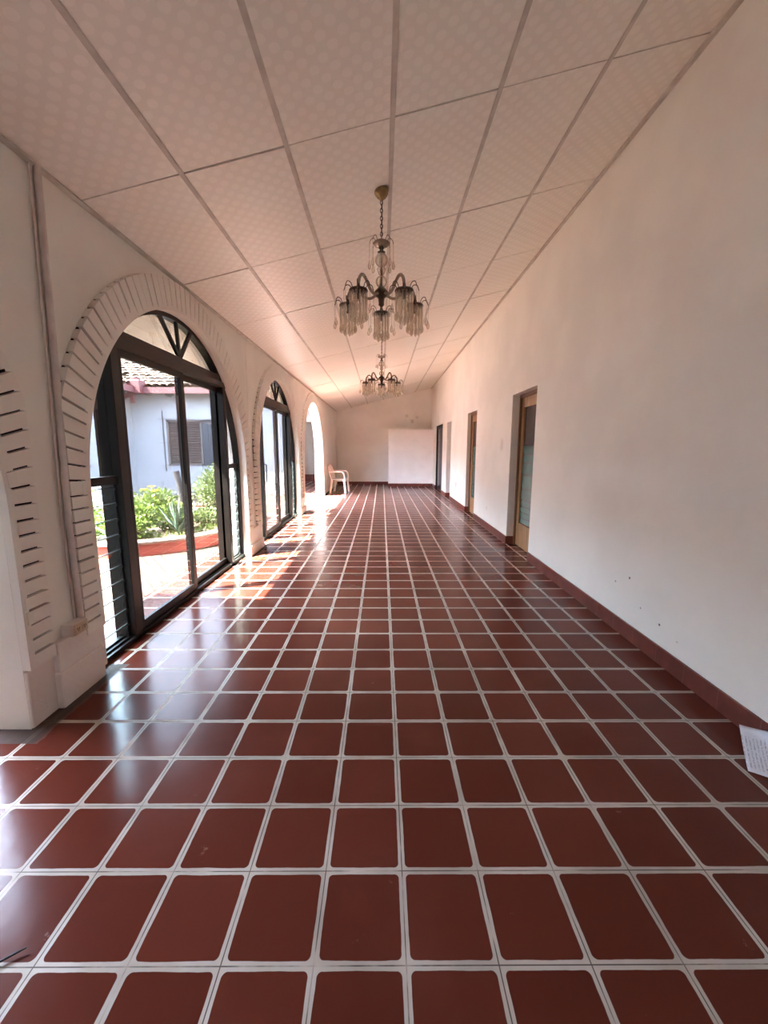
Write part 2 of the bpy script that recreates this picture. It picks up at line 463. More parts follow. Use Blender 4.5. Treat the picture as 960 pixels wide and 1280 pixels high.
# far wall, back wall
mb = MB(); mb.prism([(XLB, 0), (2.2, 0), (2.2, CZ(2.2)+.1), (XLB, CZ(XLB)+.1)], 'y', YF, YF+.2)
struct(mb.build('wall_far', M_wall_f))
mb = MB()
OW = (0.2, 0.25, 0.1)
mb.prism([(XLB, 0), (OW[0], 0), (OW[0], CZ(OW[0])+.1), (XLB, CZ(XLB)+.1)], 'y', YB-.2, YB)
mb.prism([(OW[1], 0), (2.2, 0), (2.2, CZ(2.2)+.1), (OW[1], CZ(OW[1])+.1)], 'y', YB-.2, YB)
mb.prism([(OW[0], OW[2]), (OW[1], OW[2]), (OW[1], CZ(OW[1])+.1), (OW[0], CZ(OW[0])+.1)], 'y', YB-.2, YB)
struct(mb.build('wall_back', M_wall))
# low screen wall standing before the far wall
PY = 14.98
struct(MB().box(0.235, XR(PY)+.02, PY, PY+.12, .11, 2.06).build('wall_screen', wall_mat('screen_paint', (0.87, 0.85, 0.83))))
struct(MB().box(0.235, XR(PY)+.02, PY-.006, PY+.126, 0, .112).build('baseboard_screen', M_base))
# closed rooms behind the right wall
mb = MB()
x0, x1 = 2.1, 3.5
mb.box(x1, x1+.1, 4.0, 15.0, 0, 3.0); mb.box(x0, x1, 3.9, 4.0, 0, 3.0); mb.box(x0, x1, 15.0, 15.1, 0, 3.0)
mb.box(x0, x1+.1, 3.9, 15.1, 3.0, 3.1); mb.box(x0+.02, x1, 10.6, 10.7, 0, 3); mb.box(x0+.1, x1, 12.3, 12.4, 0, 3)
struct(mb.build('wall_rooms', wall_mat('room_paint', (0.72, 0.60, 0.52))))

# ---------------------------------------------------------------- ceiling: sloping panels in a tee grid
ang = math.atan(CB); SL = math.sqrt(1+CB*CB)
def ceiling():
    # local frame: u along the slope from x = 0, v = world y
    mb = MB(); mg = MB()
    us = [(-1.721 + 0.5925*i)*SL for i in range(7)]
    us[0] = -1.74*SL; us[-1] = 1.90*SL
    y0 = 2.571 - 1.206*5; ys = [y0 + 1.206*k for k in range(0, 17)]
    rnd = random.Random(5)
    for i in range(6):
        for k in range(16):
            a, b = ys[k], min(ys[k+1], YF+.05)
            if a > YF: continue
            dz = rnd.uniform(-.002, .002)
            mb.box(us[i]+.003, us[i+1]-.003, a+.006, b-.006, 0.0+dz, 0.012+dz)
    for i in range(1, 6):
        mg.box(us[i]-.014, us[i]+.014, ys[0], YF, -.004, .0)
        mg.box(us[i]-.009, us[i]+.009, ys[0], YF, -.006, -.003)
    for e in (us[0]+.01, ):
        mg.box(e, e+.03, ys[0], YF, -.012, .0)
    o = mb.build('ceiling', M_ceil); o.rotation_euler = (0, -ang, 0); o.location = (0, 0, CA)
    struct(o)
    mg.build('tee_bar', M_grid, o)
    # dark sheet above the open joints; the void's shade put into its colour
    MB().box(us[0]-.3, us[-1]+.2, YB-.3, YF+.3, .016, .05).build('void_shade_sheet', M_gap, o)
    return o
ceiling()
# wall angle on the right side
mb = MB(); mb.box(-.03, 0.0, YB, YF, -.022, -.002); mb.xf(lambda p: Vector((XR(p.y)+p.x, p.y, CZ(XR(p.y)+p.x)+p.z)))
struct(mb.build('trim_1', M_grid))
# roof above, running on as the eave over the arcade
M_soffit = simple('soffit_board', (0.50, 0.44, 0.375), 0.7, scale=3)
M_rooftop = simple('roof_top', (0.40, 0.18, 0.10), 0.8)
EX = -2.765
mb = MB()
mb.prism([(EX, CZ(EX)+.02), (2.5, CZ(2.5)+.11), (2.5, CZ(2.5)+.25), (EX, CZ(EX)+.10)], 'y', YB-1.0, YF+4)
mb.build('roof_overhang', M_soffit); struct(bpy.data.objects['roof_overhang'])
# unseen slab: edge read from its shadow, wide part added to block light
z0 = 2.55
mb = MB(); mb.prism([(-7.2, -6), (-2.6, -6), (-2.6, 2.80), (-3.93, 2.99), (-3.93, 1.6), (-7.2, 1.6)], 'z', z0, z0+.10)
struct(mb.build('roof_shade_slab', M_soffit))

struct(MB().box(-9.0, XLB, -3.8, -3.6, -.1, 2.54).build('wall_light_block', M_wall))  # unseen wall, added to cut the light on the first arch's reveal
# ---------------------------------------------------------------- glazed arcade doors
FX0, FX1 = -1.895, -1.765
def glazing(name, i, ajar=False):
    c, r, sp = ARCH[i]
    root = struct(empty(name, ((FX0+FX1)/2, c, 0)))
    ox = (FX0+FX1)/2
    def L(m, nm, mats, parent=root, bevel=0.0):
        off = Vector((ox, c, 0))
        m.xf(lambda p: p - off)
        return m.build(nm, mats, parent, bevel)
    ZT0, ZT1 = 2.04, 2.165
    # arched outer frame
    m = MB(); N = 40; w_ = 0.035
    path = [(c-r, 0.0)] + [(c - r*math.cos(PI*k/N), sp + r*math.sin(PI*k/N)) for k in range(N+1)] + [(c+r, 0.0)]
    pin = [(c-r+w_, 0.0)] + [(c - (r-w_)*math.cos(PI*k/N), sp + (r-w_)*math.sin(PI*k/N)) for k in range(N+1)] + [(c+r-w_, 0.0)]
    for k in range(len(path)-1):
        m.prism([path[k], path[k+1], pin[k+1], pin[k]], 'x', -1.84, -1.775)
    L(m, 'arch_frame', M_black)
    # threshold track
    m = MB(); m.box(FX0, FX1, c-r, c+r, 0, .035); m.box(-1.843, -1.837, c-r, c+r, .03, .05); m.box(-1.798, -1.792, c-r, c+r, .03, .05)
    L(m, 'threshold', M_black, bevel=.003)
    hw = math.sqrt(r*r-(ZT0-sp)**2)
    m = MB(); m.box(FX0, FX1, c-hw, c+hw, ZT0, ZT0+.06)
    hw2 = math.sqrt(r*r-(ZT1-sp)**2)
    m.box(FX0+.01, FX1-.01, c-hw2, c+hw2, ZT0+.055, ZT1)
    L(m, 'transom', M_bronze, bevel=.003)
    p0, p1 = c-0.935, c+0.965; pw = 0.075
    for sgn, yy in ((-1, p0), (1, p1)):
        zt = sp + math.sqrt(max(0, r*r - (abs(yy-c)+.04)**2))
        m = MB(); m.box(FX0-.02, FX1, yy-pw/2, yy+pw/2, 0, min(zt, ZT0+.02))
        L(m, 'post', M_bronze, bevel=.003)
        # side rail and lights
        ye = c + sgn*(r-w_+.005); yi = yy + sgn*pw/2
        m = MB(); m.box(-1.855, -1.79, yi, ye, 1.135, 1.19); L(m, 'side_rail', M_black, bevel=.003)
        m = MB(); N2 = 10; ya, yb = sorted((yi, ye)); poly = [(ya, 1.18), (yb, 1.18)]
        for k in range(N2+1):
            t = yb + (ya-yb)*k/N2
            poly.append((t, sp + math.sqrt(max(0.0, (r-w_)**2 - (t-c)**2)) if abs(t-c) < r-w_ else 1.185))
        m.prism(poly, 'x', -1.828, -1.823); L(m, 'side_pane', M_glass)
        # jalousie with its toothed channels
        m = MB()
        for yq in (yi + sgn*.012, ye - sgn*.012):
            m.box(-1.84, -1.81, yq-.009, yq+.009, .03, 1.14)
            for k in range(10):
                z = .09 + k*.108
                m.bar((-1.842, yq, z-.045), (-1.808, yq, z+.045), .024, .014)
        lw = L(m, 'jalousie', M_brush)
        for k in range(10):
            z = .09 + k*.108; m = MB()
            m.bar((-1.825-.016, (ya+yb)/2, z-.053), (-1.825+.016, (ya+yb)/2, z+.053), abs(yb-ya)-.05, .005)
            m.bar((-1.825+.018, ya+.025, z+.052), (-1.825+.018, yb-.025, z+.052), .006, .006, mi=1)
            L(m, 'glass_louver', [M_louv, M_line], lw)
    # sliding leaves
    def leaf(y0, y1, x, handle_y, grip):
        m = MB(); st = .07; t = .032
        m.box(x-t/2, x+t/2, y0, y0+st, .04, ZT0+.01); m.box(x-t/2, x+t/2, y1-st, y1, .04, ZT0+.01)
        m.box(x-t/2, x+t/2, y0+st, y1-st, .04, .10); m.box(x-t/2, x+t/2, y0+st, y1-st, ZT0-.05, ZT0+.01)
        o = L(m, 'sliding_leaf', M_black, bevel=.003)
        m = MB(); m.box(x-.003, x+.003, y0+st-.005, y1-st+.005, .095, ZT0-.045); L(m, 'glass_pane', M_glass, o)
        m = MB(); hx = x+t/2
        if grip: m.tube([(hx, handle_y, .86), (hx+.035, handle_y, .87), (hx+.035, handle_y, 1.13), (hx, handle_y, 1.14)], .008, 6)
        m.box(hx-.002, hx+.006, handle_y-.011, handle_y+.011, .83 if grip else .93, 1.17 if grip else 1.08)
        L(m, 'handle' if grip else 'lock_plate', M_black, o)
    a, b = p0+pw/2-.01, p1+pw/2-.005
    leaf(a, c+.055, -1.795, a+.045, ajar); leaf(c+.035, b, -1.84, b-.045, False)
    # fanlight
    z0 = ZT1
    for da in (45, 90, 135):
        rr = r - .02; A = R(da); dy, dz = -math.cos(A), math.sin(A)
        # ray from (c, z0) to the arch
        oz = z0 - sp; bq = oz*dz; t = -bq + math.sqrt(bq*bq - (oz*oz - rr*rr))
        m = MB(); m.bar((-1.79, c+.03, z0-.01), (-1.79, c+dy*t, z0+dz*t), .03, .024, up=(1,0,0)); L(m, 'fan_bar', M_black)
    m = MB(); hh = math.sqrt((r-w_)**2-(z0-sp)**2); a0 = math.asin((z0-sp)/(r-w_))
    poly = [(c - (r-w_)*math.cos(a0+(PI-2*a0)*k/24), sp+(r-w_)*math.sin(a0+(PI-2*a0)*k/24)) for k in range(25)]
    m.prism(poly, 'x', -1.828, -1.823); L(m, 'fan_pane', M_glass)
    return root
glazing('door_1', 2)
glazing('door_2', 3, True)

# ---------------------------------------------------------------- wooden doors in the right wall
M_teal = simple('teal_frosted_glass', (0.085, 0.19, 0.165), 0.25, 0.6, scale=3)
M_dglass = simple('dark_room_glass', (0.06, 0.055, 0.052), 0.12, 0.6, scale=2)  # opaque; the dimness of the room behind is put into its colour
M_line = simple('louver_joint', (0.03, 0.055, 0.05), 0.6)
def wood_door(name, a, b, h, dd):
    root = struct(empty(name, (XR((a+b)/2)+.2, (a+b)/2, 0)))
    base = root.location.copy()
    def L(m, nm, mt, parent=root, bevel=0.0):
        m.xf(lambda p: shear(p + Vector((dd, 0, 0))) - base); return m.build(nm, mt, parent, bevel)
    m = MB(); d0, d1 = .165, .245
    m.box(d0, d1, a, a+.05, 0, h); m.box(d0, d1, b-.05, b, 0, h); m.box(d0, d1, a+.05, b-.05, h-.05, h)
    L(m, 'door_frame', M_wood_d, bevel=.003)
    m = MB(); y0, y1 = a+.05, b-.05; x0, x1 = .185, .225; zt = h-.05
    m.box(x0, x1, y0, y0+.10, .01, zt); m.box(x0, x1, y1-.10, y1, .01, zt)
    m.box(x0, x1, y0+.10, y1-.10, .01, .34); m.box(x0, x1, y0+.10, y1-.10, zt-.13, zt)
    lf = L(m, 'door_leaf', M_wood, bevel=.003)
    gz = zt-.13
    m = MB(); m.box(.203, .209, y0+.10, y1-.10, 1.42, gz); L(m, 'dark_pane', M_dglass, lf)
    zs = [.34, .42, .50, .58, .67, .83, 1.02, 1.18, 1.30, 1.42]
    for z0_, z1_ in zip(zs[:-1], zs[1:]):
        m = MB(); m.bar((.200, (y0+y1)/2, z0_+.012), (.209, (y0+y1)/2, z1_-.004), (y1-y0)-.20, .005)
        L(m, 'teal_louver', M_teal, lf)
    m = MB(); m.box(.214, .218, y0+.10, y1-.10, .34, 1.42); L(m, 'louver_backing', M_line, lf)
    m = MB(); m.tube([(.185, y0+.05, 1.0), (.15, y0+.05, 1.0)], .012, 10); m.tube([(.15, y0+.04, 1.0), (.15, y0+.14, 1.0)], .009, 8)
    L(m, 'door_handle', M_brass, lf)
wood_door('door_3', *DOORS[0], -.065); wood_door('door_4', *DOORS[1], -.095)
def metal_door(name, a, b, h):
    root = struct(empty(name, (XR(a)+.08, (a+b)/2, 0))); base = root.location.copy()
    def L(m, nm, mt, parent=root, bevel=0.0):
        m.xf(lambda p: shear(p) - base); return m.build(nm, mt, parent, bevel)
    m = MB(); m.box(.02, .12, a, a+.07, 0, h); m.box(.02, .12, b-.07, b, 0, h); m.box(.02, .12, a+.07, b-.07, h-.07, h)
    L(m, 'door_frame', M_black, bevel=.003)
    mid = (a+b)/2 + .12
    m = MB(); m.box(.05, .09, a+.07, mid, .01, h-.07); L(m, 'solid_leaf', M_black, bevel=.003)
    m = MB(); m.box(.05, .09, mid, mid+.06, .01, h-.07); m.box(.05, .09, b-.13, b-.07, .01, h-.07)
    m.box(.05, .09, mid+.06, b-.13, .01, .14); m.box(.05, .09, mid+.06, b-.13, h-.13, h-.07)
    lf = L(m, 'glazed_leaf', M_black, bevel=.003)
    m = MB(); m.box(.066, .074, mid+.06, b-.13, .14, h-.13); L(m, 'frosted_pane', simple('grey_frosted_glass', (.42, .42, .40), .25, .5), lf)
metal_door('door_5', *DOORS[3])

# ---------------------------------------------------------------- chandeliers
def curve(pts, n=6):
    P = [Vector(p) for p in pts]; P = [2*P[0]-P[1]] + P + [2*P[-1]-P[-2]]
    out = []
    for i in range(1, len(P)-2):
        for k in range(n):
            t = k/n; a, b, c, d = P[i-1], P[i], P[i+1], P[i+2]
            out.append(0.5*((2*b) + (c-a)*t + (2*a-5*b+4*c-d)*t*t + (3*b-a-3*c+d)*t**3))
    out.append(P[-2]); return out
def drop_mesh():
    m = MB(); m.lathe([(0.0015, 0), (0.0015, -.11), (.004, -.115), (.010, -.135), (.013, -.150), (.009, -.165), (.001, -.172)], n=8); return m
def chandelier(loc, ceil_z, label):
    """origin at the hub; the canopy touches the sloping ceiling"""
    root = empty('chandelier', loc); tag(root, label, 'chandelier', 'crystal chandeliers')
    top = ceil_z - loc[2]
    tilt = lambda p: Vector((p.x, p.y, p.z + CB*p.x)) if p.z > top-.012 else p
    m = MB(); m.lathe([(.001, 0), (.050, 0), (.051, -.010), (.046, -.028), (.034, -.045), (.016, -.058), (.010, -.068), (.001, -.068)], (0,0,top), 24).xf(tilt)
    m.build('canopy', M_brass, root)
    m = MB(); z = top-.065; zend = .36; k = 0
    while z > zend:
        pts = []
        for j in range(11):
            a = 2*PI*j/10; q = (math.cos(a)*.0085, math.sin(a)*.0165)
            pts.append((q[0], 0, z-.014+q[1]) if k % 2 == 0 else (0, q[0], z-.014+q[1]))
        m.tube(pts, .0028, 5); z -= .0255; k += 1
    m.tube([(0.004, 0.003, top-.06), (0.005, -.003, (top+zend)/2), (.003, .002, zend)], .002, 5)
    m.build('chain', M_dbrass, root)
    # stem with bobbins
    m = MB(); m.tube([(0,0,zend+.01), (0,0,-.08)], .007, 8)
    m.lathe([(.001, .325), (.012, .32), (.02, .305), (.011, .295), (.018, .287), (.03, .28), (.016, .275), (.001, .27)], n=16)
    m.lathe([(.001, .055), (.018, .05), (.036, .03), (.05, .015), (.052, 0), (.04, -.018), (.024, -.03), (.020, -.065), (.022, -.075), (.010, -.088), (.001, -.092)], n=18)
    m.build('stem', M_dbrass, root)
    def ball(zc, r, sq=1.0):
        m = MB(); m.lathe([(max(.001, r*math.sin(PI*k/14)), zc + r*sq*math.cos(PI*k/14)) for k in range(15)], n=18)
        for j in range(10):
            a = 2*PI*j/10
            m.tube([(r*1.01*math.sin(PI*k/8)*math.cos(a), r*1.01*math.sin(PI*k/8)*math.sin(a), zc+r*sq*1.01*math.cos(PI*k/8)) for k in range(1, 8)], .0022, 4)
        return m.build('glass_ball', M_crystal, root)
    ball(.228, .046); ball(.082, .040)
    m = MB(); m.lathe([(.022, .182), (.034, .168), (.028, .150), (.020, .132), (.012, .124)], n=16); m.build('glass_vase', M_crystal, root)
    # crown dish with its scrolls and hanging drops
    m = MB(); m.lathe([(.008, .35), (.05, .348), (.062, .337), (.05, .325), (.02, .32)], n=20)
    for j in range(8):
        a = 2*PI*j/8; ca, sa = math.cos(a), math.sin(a)
        m.tube(curve([(ca*.04, sa*.04, .345), (ca*.055, sa*.055, .375), (ca*.078, sa*.078, .36), (ca*.086, sa*.086, .335)], 4), .0025, 5)
    crown = m.build('crown', M_armglass, root)
    dm = drop_mesh()
    dme = dm.build('crown_drop', M_crystal, crown); me = dme.data
    for j in range(8):
        a = 2*PI*j/8
        o = dme if j == 0 else bpy.data.objects.new('crown_drop', me)
        if j: COL.objects.link(o); o.parent = crown
        o.location = (.086*math.cos(a), .086*math.sin(a), .335)
    # arms, one pointing straight down the hall
    rod = MB()
    rod.lathe([(.0012, 0), (.0060, -.004), (.0068, -.05), (.0062, -.138), (.010, -.150), (.0125, -.165), (.009, -.182), (.001, -.190)], n=7)
    rod_me = None; hook_me = None
    RA = .265
    for j in range(5):
        a = PI/2 + 2*PI*j/5; ca, sa = math.cos(a), math.sin(a)
        P = lambda r, z: (r*ca, r*sa, z); PZ = -.058
        m = MB(); m.tube(curve([P(.03, 0), P(.085, -.022), P(.135, -.005), P(.175, .040), P(.215, .064), P(.250, .038), P(RA, -.02), P(RA, PZ+.02)], 6), .0105, 8)
        arm = m.build('arm', M_armglass, root)
        m = MB(); m.lathe([(.010, .05), (.014, .03), (.02, .02), (.062, .012), (.066, .002), (.06, -.006), (.012, -.01), (.012, -.05), (.001, -.052)], P(RA, PZ), 18)
        for q in range(7):
            b = 2*PI*q/7 + .2; cb, sb = math.cos(b), math.sin(b); bx, by = RA*ca, RA*sa
            m.tube(curve([(bx+cb*.045, by+sb*.045, PZ+.008), (bx+cb*.062, by+sb*.062, PZ+.042), (bx+cb*.09, by+sb*.09, PZ+.045), (bx+cb*.105, by+sb*.105, PZ+.012)], 4), .0027, 5)
        pan = m.build('drip_pan', M_dbrass, root)
        for q in range(7):
            b = 2*PI*q/7 + .2
            if hook_me is None:
                o = drop_mesh().build('hook_drop', M_crystal, pan); hook_me = o.data
            else:
                o = bpy.data.objects.new('hook_drop', hook_me); COL.objects.link(o); o.parent = pan
            o.location = (RA*ca + math.cos(b)*.105, RA*sa + math.sin(b)*.105, PZ+.014)
        for q in range(19):
            ring, nq = (.056, 14) if q < 14 else (.028, 5)
            b = 2*PI*q/nq
            if rod_me is None:
                o = rod.build('crystal_rod', M_crystal, pan); rod_me = o.data
            else:
                o = bpy.data.objects.new('crystal_rod', rod_me); COL.objects.link(o); o.parent = pan
            o.location = (RA*ca + math.cos(b)*ring, RA*sa + math.sin(b)*ring, PZ if q < 14 else PZ-.02)
    return root
ch1 = chandelier((-.005, 3.19, 2.49), CZ(-.005), 'nearer crystal chandelier with five curved arms, hanging large overhead')
ch2 = copy_tree(ch1); ch2.location = (-.005, 6.85, 2.49); tag(ch2, 'farther crystal chandelier, small behind and below the near one', 'chandelier', 'crystal chandeliers')

# ---------------------------------------------------------------- plastic armchair
M_plastic = simple('white_plastic', (0.80, 0.72, 0.64), 0.38, 0.5, scale=6, var=.06)
def plastic_chair(loc, rz):
    root = empty('plastic_armchair', loc, rz)
    tag(root, 'white moulded plastic armchair standing by the end of the arcade wall', 'chair')
    # local: faces +x, width along y
    m = MB(); nx, ny = 8, 8; vs_ = []
    for t in (0, 1):
        for i in range(nx+1):
            for j in range(ny+1):
                x = -.20 + .43*i/nx; y = (-.235 + .47*j/ny)*(1 - .05*(1-i/nx))
                z = .425 - .022*math.cos((j/ny-.5)*PI)*math.sin(PI*min(1, i/nx)) - .03*max(0, (i/nx-.85)/.15)**2 - (.014 if t == 0 else 0)
                vs_.append((x, y, z))
    n1 = (nx+1)*(ny+1); fs = []
    for i in range(nx):
        for j in range(ny):
            q = (i*(ny+1)+j, i*(ny+1)+j+1, (i+1)*(ny+1)+j+1, (i+1)*(ny+1)+j)
            fs.append(tuple(reversed(q))); fs.append(tuple(k+n1 for k in q))
    edge = [i*(ny+1) for i in range(nx+1)] + [nx*(ny+1)+j for j in range(1, ny+1)] + [i*(ny+1)+ny for i in range(nx-1, -1, -1)] + [j for j in range(ny-1, 0, -1)]
    for k in range(len(edge)):
        p, q = edge[k], edge[(k+1) % len(edge)]; fs.append((p, q, q+n1, p+n1))
    m.add(vs_, fs, 0, True); m.bar((-.19, 0, .40), (-.17, 0, .40), .44, .03)
    m.build('seat', M_plastic, root)
    m = MB()
    bx = lambda z: -.20 - .13*((z-.42)/.46)
    for y in (-.16, -.08, 0, .08, .16):
        m.bar((bx(.44), y, .44), (bx(.85), y*1.08, .85), .05, .012, up=(1,0,0))
    m.tube(curve([(bx(.42), -.22, .42), (bx(.62), -.245, .62), (bx(.80), -.22, .80), (bx(.87), -.12, .87), (bx(.885), 0, .885), (bx(.87), .12, .87), (bx(.80), .22, .80), (bx(.62), .245, .62), (bx(.42), .22, .42)], 6), .019, 8)
    m.build('backrest', M_plastic, root)
    for s in (-1, 1):
        m = MB(); m.tube(curve([(bx(.66), s*.245, .655), (-.12, s*.275, .66), (.08, s*.285, .66), (.17, s*.28, .635), (.215, s*.265, .54), (.225, s*.25, .42)], 6), .021, 8, flat=1.0)
        m.build('armrest', M_plastic, root)
        for f in (0, 1):
            m = MB(); xt, xb = ((.215, .255) if f else (-.195, -.25))
            yt, yb = s*.235, s*.265
            for (dx, dy) in ((0, -s*.02), (-.02 if f else .02, 0)):
                m.bar((xt+dx, yt+dy, .43), (xb+dx*.5, yb+dy*.5, 0.0), .062 if dy else .02, .02 if dy else .062, up=(1,0,0))
            m.build('leg', M_plastic, root)
    return root
plastic_chair((-1.335, 12.95, 0), R(-8))

# ---------------------------------------------------------------- socket box, conduit, wall outlet, paper, twig
M_ivory = simple('ivory_plastic', (0.62, 0.50, 0.36), 0.45)
M_grey_pl = simple('painted_box', (0.66, 0.60, 0.56), 0.5)
bxo = empty('socket_box', (XL, 2.142, .397)); tag(bxo, 'small surface mounted socket box low on the pier between the arches', 'socket box')
MB().box(.0, .066, -.053, .053, -.033, .033).build('box', M_grey_pl, bxo, bevel=.004)
MB().box(.066, .072, -.049, .051, -.031, .031).build('cover_plate', M_ivory, bxo, bevel=.002)
for yy in (-.024, .024):
    mm = MB(); mm.box(.0715, .075, yy-.017, yy+.017, -.016, .016); o = mm.build('socket', M_ivory, bxo, bevel=.002)
    mm = MB(); mm.box(.0748, .0755, yy-.008, yy-.004, -.004, .009); mm.box(.0748, .0755, yy+.004, yy+.008, -.004, .009); mm.box(.0748, .0755, yy-.003, yy+.003, -.012, -.007)
    mm.build('slot', M_joint, o)
mm = MB(); cz = CZ(XL+.02)
mm.tube([(XL+.02, 2.212, .43), (XL+.02, 2.206, 1.0), (XL+.02, 2.238, 1.8), (XL+.02, 2.255, 2.3), (XL+.02, 2.268, cz)], .018, 10)
mm.tube([(XL+.012, 2.178, .43), (XL+.012, 2.172, 1.0), (XL+.012, 2.200, 1.8), (XL+.012, 2.232, cz)], .006, 6)
o = mm.build('conduit', M_grey_pl); tag(o, 'painted conduit pipe running up the pier from the socket box to the ceiling', 'conduit')
mm = MB(); mm.box(-.012, 0, 10.07, 10.19, .42, .56); mm.xf(shear)
o = mm.build('outlet_plate', M_grey_pl, bevel=.003); tag(o, 'small outlet plate low on the right wall between the doors', 'outlet')
mm = MB(); mm.box(-.014, -.011, 10.115, 10.145, .455, .525); mm.xf(shear); mm.build('outlet_face', M_ivory, o)

def paper_mat():
    m = NT('printed_paper'); mp = m.n('ShaderNodeMapping'); m.t.links.new(m.obj(), mp.inputs[0]); mp.inputs['Rotation'].default_value = (0, 0, R(34)); v = mp.outputs[0]; x, y, z = m.xyz(v)
    # rows of small illegible print, a blank band, then a coarser block
    row = m.math('FRACT', m.math('MULTIPLY', x, 75.0))
    ch = m.noise(v, 190, 3)
    ln = m.math('MULTIPLY', m.smooth(m.math('ABSOLUTE', m.math('SUBTRACT', row, .5)), .26, .2), m.smooth(ch, .46, .56))
    ln = m.math('MULTIPLY', ln, m.math('MULTIPLY', m.math('LESS_THAN', m.math('ABSOLUTE', x), .092), m.math('LESS_THAN', m.math('ABSOLUTE', m.math('SUBTRACT', y, .03)), .095)))
    blk_ = m.math('MULTIPLY', m.smooth(m.noise(v, 60, 5, .7), .52, .62), m.math('LESS_THAN', y, -.07))
    ink = m.math('MAXIMUM', m.math('MULTIPLY', ln, .75), m.math('MULTIPLY', blk_, .5))
    col = m.mix(ink, (.70, .73, .80), (.20, .23, .32))
    m.principled(col, .6, .3); return m.m
def paper():
    nx, ny = 18, 14; vs_ = []; W, Hh = .216, .28
    e1, e2 = Vector((.83, -.558)), Vector((.558, .83)); XW = XR(1.7) - .018
    for t in (0, 1):
        for i in range(nx+1):
            for j in range(ny+1):
                u, v_ = i/nx, j/ny
                p = Vector((1.585, 1.565)) + e1*(u*W) + e2*(v_*Hh)
                z = .003 + .05*v_**1.6 + .012*max(0, u-.4)*(1-v_) + (.0006 if t else 0); x = p.x
                if x > XW - .03:            # curls up against the skirting
                    d = x - (XW - .03); x = XW - .03 + .03*(1-math.exp(-d/.03)); z += .35*max(0, d - .03*(1-math.exp(-d/.03)))
                vs_.append((x - 1.70, p.y - 1.60, z))
    n1 = (nx+1)*(ny+1); fs = []
    for i in range(nx):
        for j in range(ny):
            q = (i*(ny+1)+j, (i+1)*(ny+1)+j, (i+1)*(ny+1)+j+1, i*(ny+1)+j+1)
            fs.append(tuple(reversed(q))); fs.append(tuple(k+n1 for k in q))
    edge = [i*(ny+1) for i in range(nx+1)] + [nx*(ny+1)+j for j in range(1, ny+1)] + [i*(ny+1)+ny for i in range(nx-1, -1, -1)] + [j for j in range(ny-1, 0, -1)]
    for k in range(len(edge)):
        p, q = edge[k], edge[(k+1) % len(edge)]; fs.append((p, q, q+n1, p+n1))
    o = MB().add(vs_, fs, 0, True).build('paper_sheet', paper_mat()); o.location = (1.70, 1.60, 0)
    tag(o, 'printed sheet of paper lying on the tiles against the right skirting', 'paper')
paper()
mm = MB()
mm.tube(curve([(-1.08, .885, .004), (-1.03, .905, .008), (-.978, .936, .012)], 5), [.003]*10+[.0018], 5)
mm.tube(curve([(-1.045, .90, .006), (-1.03, .885, .006), (-1.022, .868, .004)], 5), .002, 5)
mm.add([(-1.02,.868,.003),(-1.012,.862,.006),(-1.004,.852,.003),(-1.014,.853,.002),(-1.02,.868,.001),(-1.012,.862,.004),(-1.004,.852,.001),(-1.014,.853,0)], [(0,1,2,3),(7,6,5,4),(0,4,5,1),(1,5,6,2),(2,6,7,3),(3,7,4,0)])
o = mm.build('dry_twig', simple('dry_stem', (.035, .025, .03), .8)); tag(o, 'thin dark dry twig lying on the tiles at the lower left', 'twig')

# ---------------------------------------------------------------- courtyard
def brick_paving():
    m = NT('brick_paving'); v = m.obj()
    mp = m.n('ShaderNodeMapping'); m.t.links.new(v, mp.inputs[0]); mp.inputs['Rotation'].default_value = (0, 0, R(52))
    bt = m.n('ShaderNodeTexBrick'); m.t.links.new(mp.outputs[0], bt.inputs['Vector'])
    bt.inputs['Color1'].default_value = (.058, .037, .027, 1); bt.inputs['Color2'].default_value = (.073, .051, .038, 1)
    bt.inputs['Mortar'].default_value = (.026, .018, .015, 1); bt.inputs['Scale'].default_value = 1
    bt.inputs['Brick Width'].default_value = .25; bt.inputs['Row Height'].default_value = .105; bt.inputs['Mortar Size'].default_value = .008
    col = m.mix(m.math('MULTIPLY', m.smooth(m.noise(v, 4, 5), .45, .7), .4), bt.outputs[0], (.078, .06, .047))
    m.principled(col, .85, .2, 0, m.bump(m.noise(v, 40, 4), .2, .01)); return m.m
struct(MB().box(-6.6, -2.20, -12, 30, -.2, -.03).build('patio_paving', brick_paving()))
struct(MB().box(-30, -6.6, -12, 30, -.2, -.032).build('patio_bounce', simple('pale_bounce_ground', (.55, .48, .41), .9)))  # hidden ground, made pale as an added reflector to bounce light indoors
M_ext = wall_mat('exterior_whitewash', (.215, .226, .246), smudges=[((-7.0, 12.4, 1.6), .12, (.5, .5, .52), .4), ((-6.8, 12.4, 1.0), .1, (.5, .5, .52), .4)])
M_maroon = simple('maroon_fascia', (.05, .008, .009), .6)
M_shut = simple('grey_brown_shutter', (.075, .062, .057), .6)
M_iron = simple('iron_bar', (.02, .018, .018), .6)

def roof_tile_mat():
    m = NT('clay_roof_tile'); v = m.obj()
    n1 = m.noise(v, 2.2, 5); n2 = m.noise(v, 11, 5)
    col = m.mix(m.smooth(n1, .35, .65), (.075, .046, .032), (.15, .11, .08))
    col = m.mix(m.math('MULTIPLY', m.smooth(n2, .55, .7), .7), col, (.045, .034, .028))
    m.principled(col, .9, .15, 0, m.bump(n2, .4, .02)); return m.m
M_rt = roof_tile_mat()
YW = 12.4
bd = empty('courtyard_building', (-5.5, YW, 0)); tag(bd, 'white courtyard building with clay tiled roof across the garden, seen through the arch doors', 'building')
def BP(m, nm, mt, parent=bd, bevel=0.0):
    off = bd.location.copy(); m.xf(lambda p: p - off); return m.build(nm, mt, parent, bevel)
